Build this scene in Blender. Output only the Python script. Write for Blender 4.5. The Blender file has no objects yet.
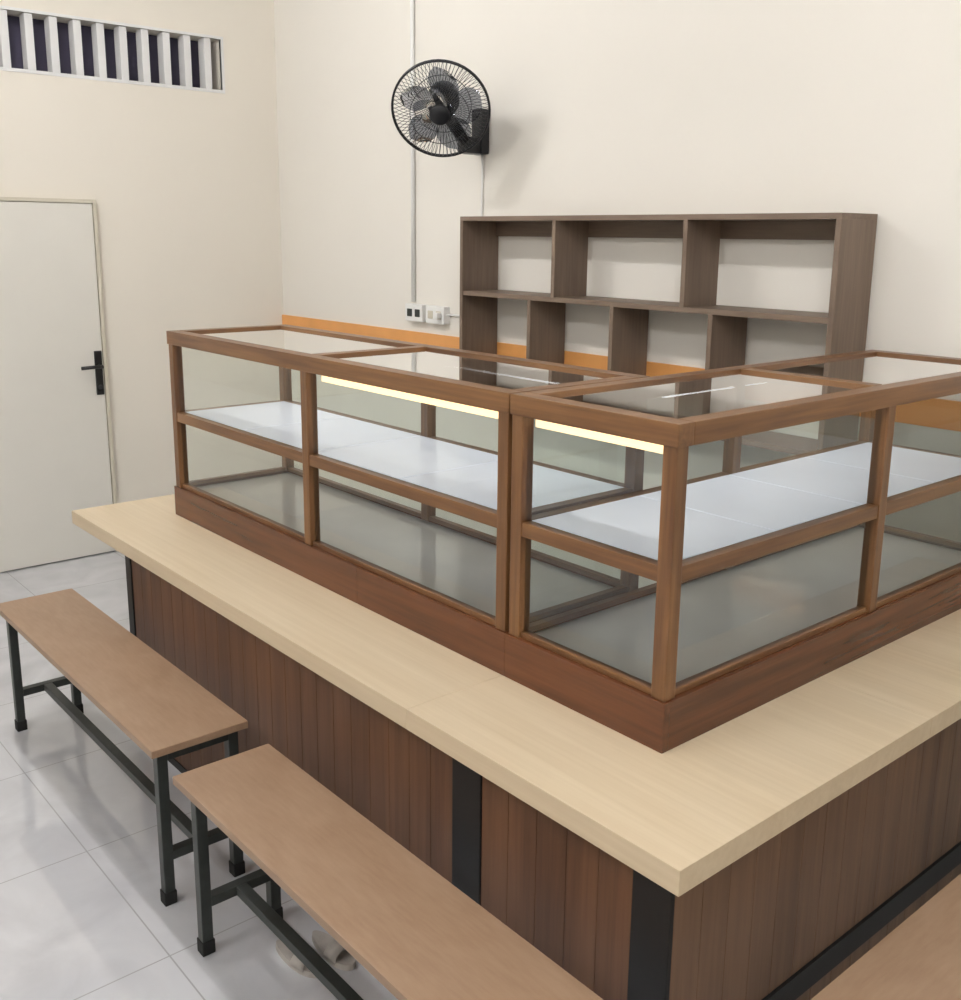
import bpy, bmesh, math, random
from mathutils import Vector, Matrix
random.seed(4)
sc=bpy.context.scene
try:
    sc.view_settings.view_transform='Standard'
    sc.view_settings.look='None'
except Exception: pass

# ---------------------------------------------------------------- materials
def newmat(name):
    m=bpy.data.materials.new(name); m.use_nodes=True
    nt=m.node_tree; nt.nodes.clear()
    o=nt.nodes.new('ShaderNodeOutputMaterial'); b=nt.nodes.new('ShaderNodeBsdfPrincipled')
    nt.links.new(b.outputs[0],o.inputs[0])
    return m,nt,b,o
def srgb(r,g,b):
    f=lambda c:(c/255/12.92 if c/255<=0.04045 else ((c/255+.055)/1.055)**2.4)
    return (f(r),f(g),f(b),1)
def plain(name,col,rough=.5,metal=0,noise=.04,scale=6,bump=0,spec=.5):
    m,nt,b,o=newmat(name)
    tc=nt.nodes.new('ShaderNodeTexCoord'); n=nt.nodes.new('ShaderNodeTexNoise'); n.inputs['Scale'].default_value=scale
    n.inputs['Detail'].default_value=4
    nt.links.new(tc.outputs['Object'],n.inputs['Vector'])
    r=nt.nodes.new('ShaderNodeValToRGB')
    r.color_ramp.elements[0].position=.3; r.color_ramp.elements[1].position=.7
    r.color_ramp.elements[0].color=tuple(c*(1-noise) for c in col[:3])+(1,)
    r.color_ramp.elements[1].color=tuple(min(1,c*(1+noise)) for c in col[:3])+(1,)
    nt.links.new(n.outputs['Fac'],r.inputs['Fac']); nt.links.new(r.outputs[0],b.inputs['Base Color'])
    b.inputs['Roughness'].default_value=rough; b.inputs['Metallic'].default_value=metal
    b.inputs['Specular IOR Level'].default_value=spec
    if bump:
        n2=nt.nodes.new('ShaderNodeTexNoise'); n2.inputs['Scale'].default_value=scale*12
        nt.links.new(tc.outputs['Object'],n2.inputs['Vector'])
        bp=nt.nodes.new('ShaderNodeBump'); bp.inputs['Strength'].default_value=bump; bp.inputs['Distance'].default_value=.005
        nt.links.new(n2.outputs['Fac'],bp.inputs['Height']); nt.links.new(bp.outputs[0],b.inputs['Normal'])
    return m
def wood(name,dark,light,axis=0,rough=.4,fine=60,long=2.5,stave=0,stave_amt=.12,stave_axis=None,spec=.5):
    m,nt,b,o=newmat(name); N=nt.nodes.new; L=nt.links.new
    tc=N('ShaderNodeTexCoord'); mp=N('ShaderNodeMapping')
    s=[fine]*3; s[axis]=long; mp.inputs['Scale'].default_value=s
    L(tc.outputs['Object'],mp.inputs['Vector'])
    n=N('ShaderNodeTexNoise'); n.inputs['Scale'].default_value=1; n.inputs['Detail'].default_value=6; n.inputs['Roughness'].default_value=.6
    L(mp.outputs[0],n.inputs['Vector'])
    mp2=N('ShaderNodeMapping'); s2=[fine*.12]*3; s2[axis]=long*.4; mp2.inputs['Scale'].default_value=s2
    L(tc.outputs['Object'],mp2.inputs['Vector'])
    n2=N('ShaderNodeTexNoise'); n2.inputs['Scale'].default_value=1; n2.inputs['Detail'].default_value=3; n2.inputs['Distortion'].default_value=.6
    L(mp2.outputs[0],n2.inputs['Vector'])
    mx=N('ShaderNodeMath'); mx.operation='ADD'; L(n.outputs['Fac'],mx.inputs[0]); L(n2.outputs['Fac'],mx.inputs[1])
    hf=N('ShaderNodeMath'); hf.operation='MULTIPLY'; hf.inputs[1].default_value=.5; L(mx.outputs[0],hf.inputs[0])
    r=N('ShaderNodeValToRGB'); r.color_ramp.elements[0].position=.36; r.color_ramp.elements[1].position=.64
    r.color_ramp.elements[0].color=dark; r.color_ramp.elements[1].color=light
    L(hf.outputs[0],r.inputs['Fac']); col=r.outputs[0]
    if stave:
        ax=stave_axis if stave_axis is not None else (1 if axis==0 else 0)
        sp=N('ShaderNodeSeparateXYZ'); L(tc.outputs['Object'],sp.inputs[0])
        d=N('ShaderNodeMath'); d.operation='DIVIDE'; d.inputs[1].default_value=stave; L(sp.outputs[ax],d.inputs[0])
        fl=N('ShaderNodeMath'); fl.operation='FLOOR'; L(d.outputs[0],fl.inputs[0])
        w1=N('ShaderNodeTexWhiteNoise'); w1.noise_dimensions='1D'; L(fl.outputs[0],w1.inputs['W'])
        hsv=N('ShaderNodeHueSaturation'); L(col,hsv.inputs['Color'])
        mr=N('ShaderNodeMapRange'); mr.inputs['To Min'].default_value=1-stave_amt; mr.inputs['To Max'].default_value=1+stave_amt
        L(w1.outputs['Value'],mr.inputs['Value']); L(mr.outputs[0],hsv.inputs['Value']); col=hsv.outputs[0]
    L(col,b.inputs['Base Color']); b.inputs['Roughness'].default_value=rough
    b.inputs['Specular IOR Level'].default_value=spec
    return m
def emis(name,col,st):
    m,nt,b,o=newmat(name)
    b.inputs['Base Color'].default_value=col; b.inputs['Emission Color'].default_value=col; b.inputs['Emission Strength'].default_value=st
    return m
def thin_glass(name,tint,refl=1.0):
    m,nt,b,o=newmat(name); nt.nodes.remove(b); N=nt.nodes.new; L=nt.links.new
    t=N('ShaderNodeBsdfTransparent'); t.inputs[0].default_value=tint
    g=N('ShaderNodeBsdfGlossy'); g.inputs['Roughness'].default_value=.03; g.inputs[0].default_value=(1,1,1,1)
    f=N('ShaderNodeFresnel'); f.inputs['IOR'].default_value=1.5
    mu=N('ShaderNodeMath'); mu.operation='MULTIPLY'; mu.inputs[1].default_value=refl; mu.use_clamp=True; L(f.outputs[0],mu.inputs[0])
    mx=N('ShaderNodeMixShader'); L(mu.outputs[0],mx.inputs[0]); L(t.outputs[0],mx.inputs[1]); L(g.outputs[0],mx.inputs[2])
    L(mx.outputs[0],o.inputs[0]); return m

M={}
M['wall']=plain('wall_paint',srgb(236,232,224),.85,noise=.012,scale=1.2,bump=.05,spec=.2)
M['wallL']=plain('wall_paint_left',srgb(237,231,220),.85,noise=.012,scale=1.2,bump=.05,spec=.2)
M['ceil']=plain('ceiling_paint',srgb(242,242,242),.9,noise=.01)
M['tilewall']=plain('wall_dado',srgb(218,219,208),.4,noise=.03)
M['orange']=plain('orange_band',srgb(230,164,96),.4,noise=.06)
M['door']=plain('door_white',srgb(230,227,219),.5,noise=.01)
M['doorframe']=plain('door_frame_paint',srgb(212,205,188),.5,noise=.02)
M['black']=plain('black_metal',srgb(24,24,25),.4,noise=.1)
M['blackpost']=plain('black_paint',srgb(14,14,16),.55,noise=.1)
M['legs']=plain('bench_steel',srgb(56,60,58),.4,metal=.3,noise=.15,scale=30)
M['rubber']=plain('rubber_foot',srgb(25,25,25),.8)
M['white']=plain('white_plastic',srgb(238,238,236),.4,noise=.01)
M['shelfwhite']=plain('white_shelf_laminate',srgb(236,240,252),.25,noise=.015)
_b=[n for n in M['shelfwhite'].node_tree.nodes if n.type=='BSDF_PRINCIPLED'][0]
_b.inputs['Emission Color'].default_value=(.80,.88,1,1); _b.inputs['Emission Strength'].default_value=.2  # weak bluish glow put into the laminate to brighten it; shelf is no lamp
M['deck']=plain('grey_deck_laminate',srgb(222,218,208),.12,noise=.05,scale=3)
M['ventdark']=plain('vent_night',srgb(74,70,92),.5,noise=.1)
M['ventfin']=plain('vent_fin',srgb(230,230,230),.6,noise=.03)
M['fandark']=plain('fan_plastic',srgb(24,26,31),.35,noise=.05)
M['fanblade']=thin_glass('fan_blade_smoke',(.30,.32,.36,1),1)
M['glass']=thin_glass('case_glass',(.95,.972,.955,1),1.15)
M['glasstop']=thin_glass('case_glass_top',(.86,.85,.82,1),2.0)  # grey-brown tint stands in for the wall reflected in the top panes
for i,a in enumerate('xyz'):
    M['case_'+a]=wood('case_wood_'+a,srgb(92,60,35),srgb(136,97,60),i,.35,fine=70,long=3)
    M['plinth_'+a]=wood('plinth_wood_'+a,srgb(78,44,26),srgb(112,68,42),i,.25,fine=50,long=2)
    M['maple_'+a]=wood('counter_maple_'+a,srgb(200,181,151),srgb(211,194,166),i,.38,fine=70,long=2,stave=.045,stave_amt=.015)
    M['shelf_'+a]=wood('shelf_wood_'+a,srgb(110,92,78),srgb(130,112,96),i,.5,fine=80,long=4)
    M['bench_'+a]=wood('bench_board_'+a,srgb(144,116,92),srgb(156,129,105),i,.4,fine=90,long=14)
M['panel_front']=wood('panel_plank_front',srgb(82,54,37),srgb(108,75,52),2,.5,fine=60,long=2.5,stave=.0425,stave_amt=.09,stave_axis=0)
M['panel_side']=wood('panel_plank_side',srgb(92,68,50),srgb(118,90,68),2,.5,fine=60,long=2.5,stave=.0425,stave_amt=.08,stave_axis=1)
M['led']=emis('led_strip_warm',(1,.78,.50,1),1.25)
M['ledc']=emis('led_strip_cool',(.86,.93,1,1),7)  # cool fill light, added out of sight to whiten the shelves
M['tube']=emis('tube_light',(1,.985,.97,1),176)
M['sandal']=plain('sandal_foam',srgb(178,172,166),.7,noise=.15,scale=20)

# floor tiles
def floor_mat():
    m,nt,b,o=newmat('floor_tile'); N=nt.nodes.new; L=nt.links.new
    tc=N('ShaderNodeTexCoord'); mp=N('ShaderNodeMapping'); mp.inputs['Location'].default_value=(1.06,.65,0); L(tc.outputs['Object'],mp.inputs['Vector'])
    br=N('ShaderNodeTexBrick'); br.offset=0; br.squash=1
    br.inputs['Scale'].default_value=1; br.inputs['Brick Width'].default_value=.6; br.inputs['Row Height'].default_value=.6
    br.inputs['Mortar Size'].default_value=.0022; br.inputs['Mortar Smooth'].default_value=.1
    L(mp.outputs[0],br.inputs['Vector'])
    n=N('ShaderNodeTexNoise'); n.inputs['Scale'].default_value=3.5; n.inputs['Detail'].default_value=7; n.inputs['Distortion'].default_value=1.2
    L(tc.outputs['Object'],n.inputs['Vector'])
    r=N('ShaderNodeValToRGB'); r.color_ramp.elements[0].position=.3; r.color_ramp.elements[1].position=.7
    r.color_ramp.elements[0].color=srgb(194,195,200); r.color_ramp.elements[1].color=srgb(212,213,217)
    L(n.outputs['Fac'],r.inputs['Fac']); L(r.outputs[0],br.inputs['Color1']); L(r.outputs[0],br.inputs['Color2'])
    br.inputs['Mortar'].default_value=srgb(172,172,174)
    L(br.outputs['Color'],b.inputs['Base Color']); b.inputs['Roughness'].default_value=.07
    b.inputs['Specular IOR Level'].default_value=1.0
    return m
M['floor']=floor_mat()

# ---------------------------------------------------------------- mesh helpers
def link(o,parent=None):
    sc.collection.objects.link(o)
    if parent: o.parent=parent
    return o
def empty(name,loc=(0,0,0)):
    e=bpy.data.objects.new(name,None); e.empty_display_size=.1; sc.collection.objects.link(e); return e
def boxes(name,bl,mat,parent=None,bevel=.002):
    """bl: list of (x0,x1,y0,y1,z0,z1)"""
    bm=bmesh.new()
    for x0,x1,y0,y1,z0,z1 in bl:
        v=[bm.verts.new(p) for p in [(x0,y0,z0),(x1,y0,z0),(x1,y1,z0),(x0,y1,z0),(x0,y0,z1),(x1,y0,z1),(x1,y1,z1),(x0,y1,z1)]]
        for f in [(3,2,1,0),(4,5,6,7),(0,1,5,4),(1,2,6,5),(2,3,7,6),(3,0,4,7)]: bm.faces.new([v[i] for i in f])
    if bevel: bmesh.ops.bevel(bm,geom=bm.edges[:],offset=bevel,segments=2,affect='EDGES',profile=.7)
    me=bpy.data.meshes.new(name); bm.to_mesh(me); bm.free(); me.materials.append(mat)
    return link(bpy.data.objects.new(name,me),parent)
def from_bm(name,bm,mat,parent=None,smooth=False,M4=None):
    if M4 is not None: bmesh.ops.transform(bm,matrix=M4,verts=bm.verts[:])
    me=bpy.data.meshes.new(name); bm.to_mesh(me); bm.free(); me.materials.append(mat)
    if smooth:
        for p in me.polygons: p.use_smooth=True
    return link(bpy.data.objects.new(name,me),parent)
def tube(bm,pts,r,seg=6,closed=False):
    pts=[Vector(p) for p in pts]; n=len(pts); rings=[]
    for i,p in enumerate(pts):
        if closed: t=(pts[(i+1)%n]-pts[i-1])
        else: t=pts[min(i+1,n-1)]-pts[max(i-1,0)]
        t.normalize()
        a=Vector((0,0,1)) if abs(t.z)<.9 else Vector((1,0,0))
        u=t.cross(a).normalized(); v=t.cross(u)
        rings.append([bm.verts.new(p+(u*math.cos(k*2*math.pi/seg)+v*math.sin(k*2*math.pi/seg))*r) for k in range(seg)])
    for i in range(n if closed else n-1):
        A=rings[i];B=rings[(i+1)%n]
        for k in range(seg): 
            try: bm.faces.new([A[k],A[(k+1)%seg],B[(k+1)%seg],B[k]])
            except: pass
    if not closed:
        bm.faces.new(rings[0][::-1]); bm.faces.new(rings[-1])
def lathe(bm,prof,seg=32,axis=None):
    """prof list of (r, h) around local +Z"""
    rings=[]
    for r,h in prof:
        rings.append([bm.verts.new((max(r,1e-4)*math.cos(2*math.pi*k/seg),max(r,1e-4)*math.sin(2*math.pi*k/seg),h)) for k in range(seg)])
    for A,B in zip(rings,rings[1:]):
        for k in range(seg): bm.faces.new([A[k],A[(k+1)%seg],B[(k+1)%seg],B[k]])
    bm.faces.new(rings[0][::-1]); bm.faces.new(rings[-1])

# ---------------------------------------------------------------- room
XL=-4.582; YB=1.744; XR=3.6; YF=-4.2; HC=3.45
boxes('floor',[(XL-.15,XR+.15,YF-.15,YB+.15,-.1,0)],M['floor'],bevel=0)
boxes('ceiling',[(XL-.15,XR+.15,YF-.15,YB+.15,HC,HC+.1)],M['ceil'],bevel=0)
boxes('wall_back',[(XL-.15,XR+.15,YB,YB+.15,0,HC)],M['wall'],bevel=0)
boxes('wall_right',[(XR,XR+.15,YF,YB,0,HC)],M['wall'],bevel=0)
boxes('wall_front',[(XL-.15,XR+.15,YF-.15,YF,0,HC)],M['wall'],bevel=0)
vy0,vy1,vz0,vz1=-.30,1.385,2.665,2.945
boxes('wall_left',[(XL-.15,XL,YF,YB,0,vz0),(XL-.15,XL,YF,YB,vz1,HC),(XL-.15,XL,YF,vy0,vz0,vz1),(XL-.15,XL,vy1,YB,vz0,vz1)],M['wallL'],bevel=0)
win=empty('window_1')
boxes('night_backing',[(XL-.16,XL-.145,vy0,vy1,vz0,vz1)],M['ventdark'],win,0)
fins=[]; y=vy1-.128*.62
while y>vy0:
    fins.append((XL-.085,XL-.008,y-.021,y+.021,vz0,vz1)); y-=.124
boxes('vent_fins',fins,M['ventfin'],win,.004)
boxes('vent_surround',[(XL-.02,XL+.004,vy0-.02,vy1+.015,vz0-.018,vz0),(XL-.02,XL+.004,vy0-.02,vy1+.015,vz1,vz1+.015),(XL-.02,XL+.004,vy1,vy1+.015,vz0,vz1)],M['ventfin'],win,.002)
# dado + orange band on back wall
boxes('trim_1',[(XL+.001,XR-.001,YB-.012,YB+.01,1.245,1.341)],M['orange'],bevel=.002)
boxes('trim_2',[(XL+.001,XR-.001,YB-.008,YB+.01,.001,1.245)],M['tilewall'],bevel=0)
# door
dr=empty('door_1')
boxes('leaf',[(XL+.004,XL+.03,-.32,.560,.008,1.995)],M['door'],dr,.003)
boxes('frame',[(XL+.002,XL+.036,.564,.584,0,2.018),(XL+.002,XL+.036,-.36,-.325,0,2.018),(XL+.002,XL+.036,-.325,.564,1.998,2.018)],M['doorframe'],dr,.003)
boxes('handle_plate',[(XL+.03,XL+.042,.512,.553,.94,1.19)],M['black'],dr,.005)
bm=bmesh.new(); tube(bm,[(XL+.04,.533,1.105),(XL+.085,.533,1.105)],.011,12); tube(bm,[(XL+.085,.54,1.105),(XL+.087,.49,1.105),(XL+.085,.42,1.103)],.010,12)
from_bm('handle_lever',bm,M['black'],dr,True)
bm=bmesh.new(); tube(bm,[(XL+.035,.533,.985),(XL+.05,.533,.985)],.014,16); from_bm('key_cylinder',bm,M['fandark'],dr,True)

# ---------------------------------------------------------------- counter
ZC=.8
ct=empty('counter')
x0,x1,y0=-2.667,.280,-.289
boxes('top_left_run',[(x0,-.5008,y0,.60,ZC-.05,ZC),(-.5,x1,y0,.60,ZC-.05,ZC)],M['maple_x'],ct,.0015)
boxes('top_right_run',[(-.60,x1,.6005,YB-.015,ZC-.05,ZC)],M['maple_x'],ct,.0015)
py=y0+.058; pxr=x1-.058
def planks(axis,a,b,fix,z0,z1,w=.085):
    out=[];n=max(1,round((b-a)/w)); s=(b-a)/n
    for i in range(n):
        p,q=a+i*s+.0008,a+(i+1)*s-.0008
        out.append((p,q,fix,fix+.018,z0,z1) if axis==0 else (fix-.018,fix,p,q,z0,z1))
    return out
front=[]
for a,b in [(-2.255,-.408),(-.308,.128)]: front+=planks(0,a,b,py+.004,.03,ZC-.051)
boxes('front_planks',front,M['panel_front'],ct,.001)
boxes('side_planks',planks(1,py+.012,YB-.02,pxr-.002,.30,ZC-.051)+planks(1,py+.012,YB-.02,pxr-.002,.03,.235),M['panel_side'],ct,.001)
boxes('backing',[(-2.25,pxr-.021,py+.023,py+.04,.02,ZC-.052),(pxr-.04,pxr-.021,py+.041,YB-.02,.02,ZC-.052)],M['blackpost'],ct,0)
boxes('black_posts',[(-2.305,-2.258,py,py+.05,0,ZC-.051),(-.407,-.309,py,py+.022,0,ZC-.051),(.13,pxr-.001,py,py+.0115,0,ZC-.051),(-2.305,-2.258,.45,.50,0,ZC-.051)],M['blackpost'],ct,.002)
boxes('base_rail',[(pxr-.02,pxr+.004,py+.013,YB-.02,.236,.298),(-2.257,pxr-.001,py+.001,py+.021,0,.029),(pxr-.02,pxr+.002,py+.013,YB-.02,0,.029)],M['blackpost'],ct,.001)
boxes('end_panel',[(-2.257,-2.24,py+.05,.449,.03,ZC-.051)],M['panel_side'],ct,.001)
boxes('under_rails',[(-2.62,-2.306,-.10,-.06,ZC-.09,ZC-.051),(-2.62,-2.306,.40,.44,ZC-.09,ZC-.051)],M['blackpost'],ct,.001)

# ---------------------------------------------------------------- display cases
ZT=1.496; ZP=.911
def case(name,X0,X1,Y0,Y1,divs,daxis,led,coolfill,pj=None):
    """hollow glazed timber cabinet standing on counter"""
    e=empty(name); P=.036; RT=.048; zr=ZT-RT
    fr=[(X0,X1,Y0,Y0+.02,ZC,ZP)] if pj is None else [(X0,pj-.0005,Y0,Y0+.02,ZC,ZP),(pj+.0005,X1,Y0,Y0+.02,ZC,ZP)]
    boxes('plinth_long',fr+[(X0,X1,Y1-.02,Y1,ZC,ZP)],M['plinth_x'],e,.0015)
    boxes('plinth_short',[(X0,X0+.02,Y0+.02,Y1-.02,ZC,ZP),(X1-.02,X1,Y0+.02,Y1-.02,ZC,ZP)],M['plinth_y'],e,.0015)
    boxes('deck',[(X0+.02,X1-.02,Y0+.02,Y1-.02,ZP-.03,ZP-.012)],M['deck'],e,0)
    i=.006
    a0,a1,b0,b1=X0+i,X1-i,Y0+i,Y1-i
    posts=[(a0,a0+P),(a1-P,a1)]; postsy=[(b0,b0+P),(b1-P,b1)]
    pl=[(p[0],p[1],q[0],q[1],ZP,zr) for p in posts for q in postsy]
    for d in divs:
        if daxis==0: pl+=[(d-P/2,d+P/2,q[0],q[1],ZP,zr) for q in postsy]
        else: pl+=[(p[0],p[1],d-P/2,d+P/2,ZP,zr) for p in posts]
    boxes('posts',pl,M['case_z'],e,.003)
    boxes('top_rails_long',[(a0-.004,a1+.004,b0-.004,b0+.045,zr,ZT),(a0-.004,a1+.004,b1-.045,b1+.004,zr,ZT)]+([(a0+.045,a1-.045,d-.0225,d+.0225,zr+.02,ZT) for d in divs] if daxis==1 else []),M['case_x'],e,.003)
    boxes('top_rails_short',[(a0-.004,a0+.041,b0+.045,b1-.045,zr,ZT),(a1-.041,a1+.004,b0+.045,b1-.045,zr,ZT)]+([(d-.0225,d+.0225,b0+.045,b1-.045,zr+.02,ZT) for d in divs] if daxis==0 else []),M['case_y'],e,.003)
    zm0,zm1=1.163,1.197
    xs=[a0]+( [d for d in divs] if daxis==0 else [])+[a1]
    ys=[b0]+( [d for d in divs] if daxis==1 else [])+[b1]
    mr=[];mr2=[]
    for k in range(len(xs)-1):
        p=xs[k]+(P if k==0 else P/2); q=xs[k+1]-(P if k==len(xs)-2 else P/2)
        for yy in (b0+.003,b1-.003-.03): mr.append((p,q,yy,yy+.03,zm0,zm1))
    for k in range(len(ys)-1):
        p=ys[k]+(P if k==0 else P/2); q=ys[k+1]-(P if k==len(ys)-2 else P/2)
        for xx in (a0+.003,a1-.003-.03): mr2.append((xx,xx+.03,p,q,zm0,zm1))
    br=[(r[0],r[1],r[2]+.004,r[3]-.004,ZP,ZP+.014) for r in mr]; br2=[(r[0]+.004,r[1]-.004,r[2],r[3],ZP,ZP+.014) for r in mr2]
    boxes('mid_rails_long',mr+br,M['case_x'],e,.002)
    boxes('mid_rails_short',mr2+br2,M['case_y'],e,.002)
    sh=[]
    nx=max(1,round((a1-a0)/.47)); ny=max(1,round((b1-b0)/.40))
    for k in range(nx):
        for l in range(ny):
            u0=a0+.034+(a1-a0-.068)*k/nx; u1=a0+.034+(a1-a0-.068)*(k+1)/nx
            w0=b0+.034+(b1-b0-.068)*l/ny; w1=b0+.034+(b1-b0-.068)*(l+1)/ny
            sh.append((u0+.0016,u1-.0016,w0+.0016,w1-.0016,zm1-.012,zm1))
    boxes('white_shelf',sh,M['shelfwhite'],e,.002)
    gl=[]
    for z0_,z1_ in ((ZP+.014,zm0),(zm1,zr)):
        for k in range(len(xs)-1):
            p=xs[k]+(P if k==0 else P/2); q=xs[k+1]-(P if k==len(xs)-2 else P/2)
            for yy in (b0+.017,b1-.017): gl.append(((p,yy,z0_),(q,yy,z0_),(q,yy,z1_),(p,yy,z1_)))
        for k in range(len(ys)-1):
            p=ys[k]+(P if k==0 else P/2); q=ys[k+1]-(P if k==len(ys)-2 else P/2)
            for xx in (a0+.017,a1-.017): gl.append(((xx,p,z0_),(xx,q,z0_),(xx,q,z1_),(xx,p,z1_)))
    bm=bmesh.new()
    for q in gl: bm.faces.new([bm.verts.new(p) for p in q])
    from_bm('glass_panes',bm,M['glass'],e)
    bm=bmesh.new(); zt=ZT-.008
    cx=[a0+.04]+( [d for d in divs] if daxis==0 else [])+[a1-.04]
    cy=[b0+.044]+( [d for d in divs] if daxis==1 else [])+[b1-.044]
    for k in range(len(cx)-1):
        for l in range(len(cy)-1):
            p=cx[k]+(.022 if k else 0);q=cx[k+1]-(.022 if k<len(cx)-2 else 0)
            r=cy[l]+(.022 if l else 0);s=cy[l+1]-(.022 if l<len(cy)-2 else 0)
            bm.faces.new([bm.verts.new(v) for v in ((p,r,zt),(q,r,zt),(q,s,zt),(p,s,zt))])
    from_bm('glass_top',bm,M['glasstop'],e)
    for n,(p,q) in enumerate(led):
        boxes('led_strip_%d'%(n+1),[(p,q,b0+.030,b0+.038,zr-.026,zr-.003)],M['led'],e,.001)
    boxes('cool_led_strips',[c+(zr-.007,zr-.001) for c in coolfill],M['ledc'],e,0)  # added fill strips tucked under the inner top rail, brightening the shelf
    return e
case('glass_display_case',-2.373,-.4935,0,.50,[-1.415],0,[(-1.36,-.55)],[(-2.30,-.56,.462,.474)],-1.135)
case('glass_display_case',-.4925,0,0,1.603,[.838],1,[(-.44,-.06)],[(-.474,-.462,.52,1.54)])

# ---------------------------------------------------------------- wall shelf
ws=empty('wall_shelf_unit')
sx0,sx1,sy0,sy1,sz0,sz1=-2.52,-.585,1.51,YB-.013,1.12,1.932
T=.02
boxes('boards',[(sx0,sx1,sy0,sy1,sz1-T,sz1),(sx0+T,sx1-T,sy0+.004,sy1,1.575,1.575+T),(sx0+T,sx1-T,sy0+.004,sy1,sz0,sz0+T)],M['shelf_x'],ws,.001)
boxes('back_cleats',[(sx0+T,sx1-T,sy1-.018,sy1,1.845,sz1-T)],M['shelf_x'],ws,.001)
W=sx1-sx0
up=[(sx0,sx0+T,sy0,sy1,sz0,sz1-T),(sx1-T,sx1,sy0,sy1,sz0,sz1-T)]
for c in (-1.905,-1.215):
    up.append((c-T/2,c+T/2,sy0+.003,sy1-.019,1.595,sz1-T))
for k in (1,2,3):
    c=sx0+W*k/4-.012; up.append((c-T/2,c+T/2,sy0+.003,sy1,sz0+T,1.575))
boxes('uprights',up,M['shelf_z'],ws,.001)

# ---------------------------------------------------------------- fan
fan=empty('wall_fan')
C=Vector((-2.475,1.36,2.383)); face=Vector((.70,-.68,-.56)).normalized()
zax=face; xax=Vector((0,0,1)).cross(zax).normalized(); yax=zax.cross(xax)
F4=Matrix((( xax.x,yax.x,zax.x,C.x),(xax.y,yax.y,zax.y,C.y),(xax.z,yax.z,zax.z,C.z),(0,0,0,1)))
R=.215
bm=bmesh.new()
def circ(r,h,n=48): return [(r*math.cos(2*math.pi*k/n),r*math.sin(2*math.pi*k/n),h) for k in range(n)]
tube(bm,circ(R,0),.005,8,True); tube(bm,circ(R,-.010),.005,8,True)
from_bm('rim',bm,M['fandark'],fan,True,F4)
bm=bmesh.new()
n=72
for k in range(n):
    a=2*math.pi*k/n; pf=[];pb=[]
    for t in (0,.25,.5,.75,.92,1):
        r=.045+(R-.045)*t; h=.055*(1-t**3.2); pf.append((r*math.cos(a+.15*(1-t)),r*math.sin(a+.15*(1-t)),h)); pb.append((r*math.cos(a),r*math.sin(a),-h*1.1-.01))
    tube(bm,pf,.0012,4); tube(bm,pb,.0012,4)
tube(bm,circ(.13,.052),.0018,5,True); tube(bm,circ(.13,-.063),.0018,5,True)
from_bm('grille',bm,M['fandark'],fan,True,F4)
bm=bmesh.new(); lathe(bm,[(.0,.059),(.04,.059),(.046,.053),(.046,.048),(0,.048)],32); from_bm('front_badge',bm,M['fandark'],fan,True,F4)
bm=bmesh.new(); lathe(bm,[(.02,.035),(.032,.03),(.034,-.03),(0,-.03)],24); from_bm('hub',bm,M['fandark'],fan,True,F4)
bm=bmesh.new()
for k in range(5):
    a0=2*math.pi*k/5; rows=[]
    for i in range(9):
        t=i/8; r=.03+.155*t; w=.22+ .42*math.sin(math.pi*min(1,t*.9+.1))*1.0
        if t>.9: w*=.8
        rows.append([bm.verts.new((r*math.cos(a0+s*w+.25*t),r*math.sin(a0+s*w+.25*t),-s*.024)) for s in (-1,-.5,0,.5,1)])
    for A,B in zip(rows,rows[1:]):
        for j in range(4): bm.faces.new([A[j],A[j+1],B[j+1],B[j]])
from_bm('blades',bm,M['fanblade'],fan,True,F4)
bm=bmesh.new(); lathe(bm,[(.03,-.05),(.068,-.07),(.075,-.10),(.068,-.16),(.05,-.185),(0,-.19)],32); from_bm('motor',bm,M['fandark'],fan,True,F4)
back=C-face*.13
bm=bmesh.new(); tube(bm,[back,back+Vector((-.03,.06,-.08)),Vector((-2.62,1.62,2.27)),Vector((-2.63,1.70,2.27))],.028,12)
from_bm('arm',bm,M['fandark'],fan,True)
boxes('wall_bracket',[(-2.665,-2.585,1.69,YB-.0005,2.22,2.43)],M['fandark'],fan,.02)
boxes('control_box',[(-2.66,-2.59,1.60,1.70,2.22,2.30)],M['fandark'],fan,.025)
bm=bmesh.new(); tube(bm,[(-2.63,YB-.01,2.23),(-2.628,YB-.008,2.1),(-2.632,YB-.008,2.0),(-2.63,YB-.008,1.46),(-2.80,YB-.008,1.45),(-2.90,YB-.02,1.45)],.005,8)
from_bm('power_cord',bm,M['white'],fan,True)

# conduit + sockets
bm=bmesh.new(); tube(bm,[(-3.18,YB-.012,HC-.001),(-3.18,YB-.012,1.50)],.0115,12)
cd=from_bm('cable_conduit',bm,M['white'],None,True)
for i,(cx,nm) in enumerate([(-3.135,'power_outlet'),(-2.955,'power_outlet')]):
    e=empty(nm)
    boxes('body',[(cx-.075,cx+.075,YB-.045,YB-.0005,1.40,1.49)],M['white'],e,.006)
    bl=[]
    for s in (-.034,.034): bl.append((cx+s-.02,cx+s+.02,YB-.0475,YB-.044,1.425,1.465))
    boxes('socket_faces',bl,M['legs'] if i==0 else M['doorframe'],e,.004)
bx=boxes('power_plug',[(-2.925,-2.895,YB-.075,YB-.046,1.43,1.46)],M['white'],None,.005)

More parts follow.
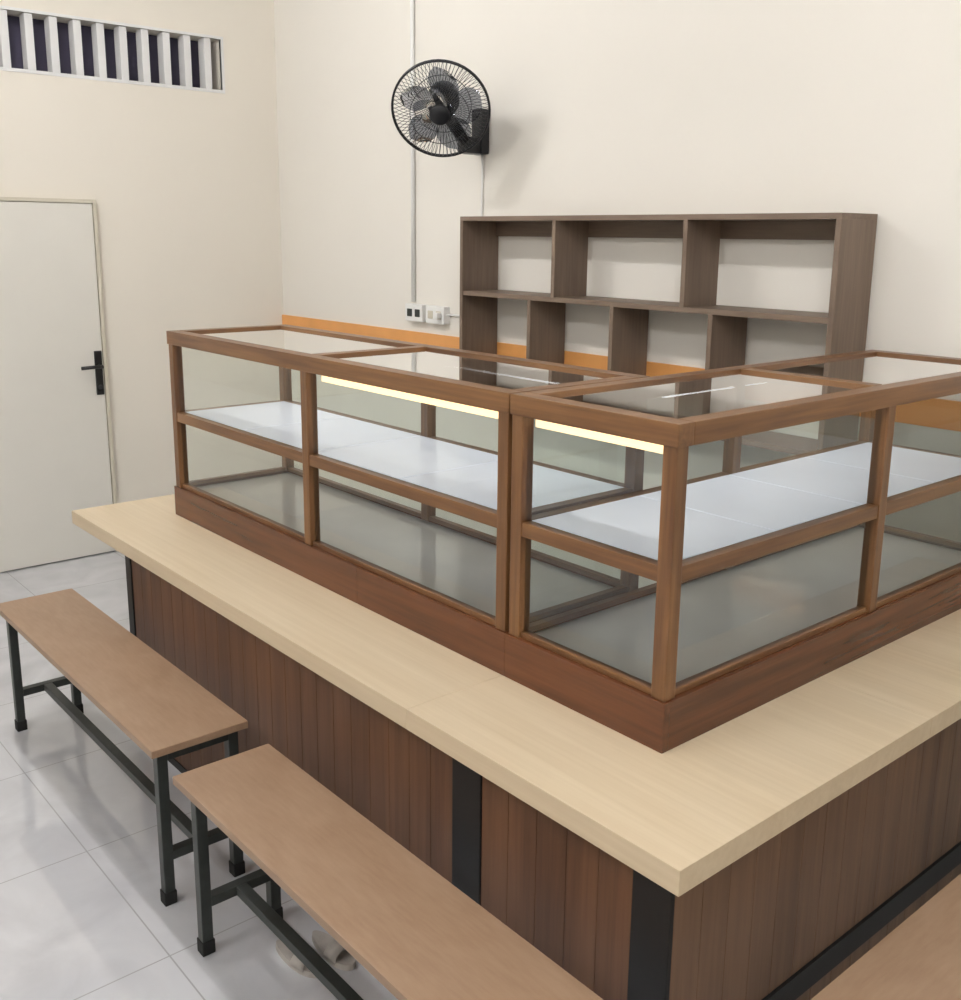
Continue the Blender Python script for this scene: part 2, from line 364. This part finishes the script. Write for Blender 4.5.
# ---------------------------------------------------------------- benches
def bench(x0,x1,y0,y1,ax=0):
    e=empty('bench'); zt=.4906
    top='bench_x' if ax==0 else 'bench_y'
    boxes('seat_board',[(x0,x1,y0,y1,zt-.022,zt)],M[top],e,.003)
    t=.030; i=.022
    X0,X1,Y0,Y1=x0+i,x1-i,y0+i,y1-i
    zf=zt-.022
    if ax==0:
        legs=[(a,a+t,b,b+t,.025,zf-.0005) for a in (X0+.03,X1-t) for b in (Y0,Y1-t)]
        fr=[(X0+.03+t,X1-t,b,b+t,zf-t,zf-.0005) for b in (Y0,Y1-t)]
        fr+=[(a,a+t,Y0+t,Y1-t,z,z+t*.9) for a in (X0+.03,X1-t) for z in (zf-t,.135)]
        fr+=[(X0+.03+t,X1-t,(Y0+Y1)/2-t/2,(Y0+Y1)/2+t/2,.136,.136+t*.85)]
    else:
        legs=[(a,a+t,b,b+t,.025,zf-.0005) for a in (X0,X1-t) for b in (Y0,Y1-t)]
        fr=[(a,a+t,Y0+t,Y1-t,zf-t,zf-.0005) for a in (X0,X1-t)]
        fr+=[(X0+t,X1-t,b,b+t,z,z+t*.9) for b in (Y0,Y1-t) for z in (zf-t,.135)]
        fr+=[((X0+X1)/2-t/2,(X0+X1)/2+t/2,Y0+t,Y1-t,.136,.136+t*.85)]
    boxes('legs',legs,M['legs'],e,.003); boxes('frame',fr,M['legs'],e,.002)
    boxes('rubber_feet',[(l[0]-.003,l[1]+.003,l[2]-.003,l[3]+.003,0,.04) for l in legs],M['rubber'],e,.004)
bench(-2.67,-1.235,-.595,-.31)
bench(-1.082,.36,-.605,-.33)
bench(.40,.68,-.16,1.29,1)

# sandals
def sandal(cx,cy,rot):
    e=empty('sandal'); Mx=Matrix.Translation((cx,cy,0))@Matrix.Rotation(rot,4,'Z')@Matrix.Scale(.72,4)
    bm=bmesh.new(); out=[]
    for k in range(28):
        a=2*math.pi*k/28; x=.125*math.cos(a); w=.043+.010*math.cos(a); y=w*math.sin(a); out.append((x,y))
    lo=[bm.verts.new((x,y,.001)) for x,y in out]; hi=[bm.verts.new((x*.98,y*.96,.022)) for x,y in out]
    bm.faces.new(lo[::-1]); bm.faces.new(hi)
    for k in range(28): bm.faces.new([lo[k],lo[(k+1)%28],hi[(k+1)%28],hi[k]])
    from_bm('sole',bm,M['sandal'],e,False,Mx)
    bm=bmesh.new(); prev=None
    for i in range(11):
        a=math.pi*i/10
        y=.05*math.cos(a); z=.018+.05*math.sin(a)
        c=[bm.verts.new((.01+.01*math.sin(a),y,z)),bm.verts.new((.075,y*.9,z*.85+.002))]
        if prev: bm.faces.new([prev[0],c[0],c[1],prev[1]])
        prev=c
    s=from_bm('strap',bm,M['sandal'],e,True,Mx)
    md=s.modifiers.new('t','SOLIDIFY'); md.thickness=.004
sandal(-.83,-.40,.15); sandal(-.80,-.315,.05)

# ---------------------------------------------------------------- ceiling tube lights
def lamp(x,y,L,ax):
    e=empty('ceiling_tube_light')
    boxes('housing',[(x-L/2,x+L/2,y-.03,y+.03,HC-.05,HC-.0005)],M['white'],e,.004); pts=[(x-L/2+.03,y,HC-.075),(x+L/2-.03,y,HC-.075)]
    bm=bmesh.new(); tube(bm,pts,.018,8); from_bm('tube',bm,M['tube'],e,True)
lamp(-2.9,-.5,1.2,0)
lamp(.6,-.6,1.2,0)
lamp(-1.2,-2.6,1.2,0)
lamp(2.3,-2.2,1.2,0)

w=bpy.data.worlds.new('World'); sc.world=w; w.use_nodes=True
w.node_tree.nodes['Background'].inputs[0].default_value=(.8,.85,1,1); w.node_tree.nodes['Background'].inputs[1].default_value=.3

# ---------------------------------------------------------------- camera
psi,th,rho=[math.radians(a) for a in (49.4797,12.4937,.6062)]
h=Vector((-math.sin(psi),math.cos(psi),0)); r0=Vector((math.cos(psi),math.sin(psi),0)); upv=Vector((0,0,1))
fw=h*math.cos(th)-upv*math.sin(th); u0=h*math.sin(th)+upv*math.cos(th)
r=r0*math.cos(rho)+u0*math.sin(rho); u=u0*math.cos(rho)-r0*math.sin(rho)
cam=bpy.data.cameras.new('camera'); co=bpy.data.objects.new('camera',cam); sc.collection.objects.link(co)
co.matrix_world=Matrix(((r.x,u.x,-fw.x,1.2246),(r.y,u.y,-fw.y,-1.5510),(r.z,u.z,-fw.z,1.85),(0,0,0,1)))
cam.sensor_fit='HORIZONTAL'; cam.sensor_width=36; cam.lens=1019.43/961*36; cam.shift_y=-(500-460.84)/961
cam.clip_start=.05
sc.camera=co
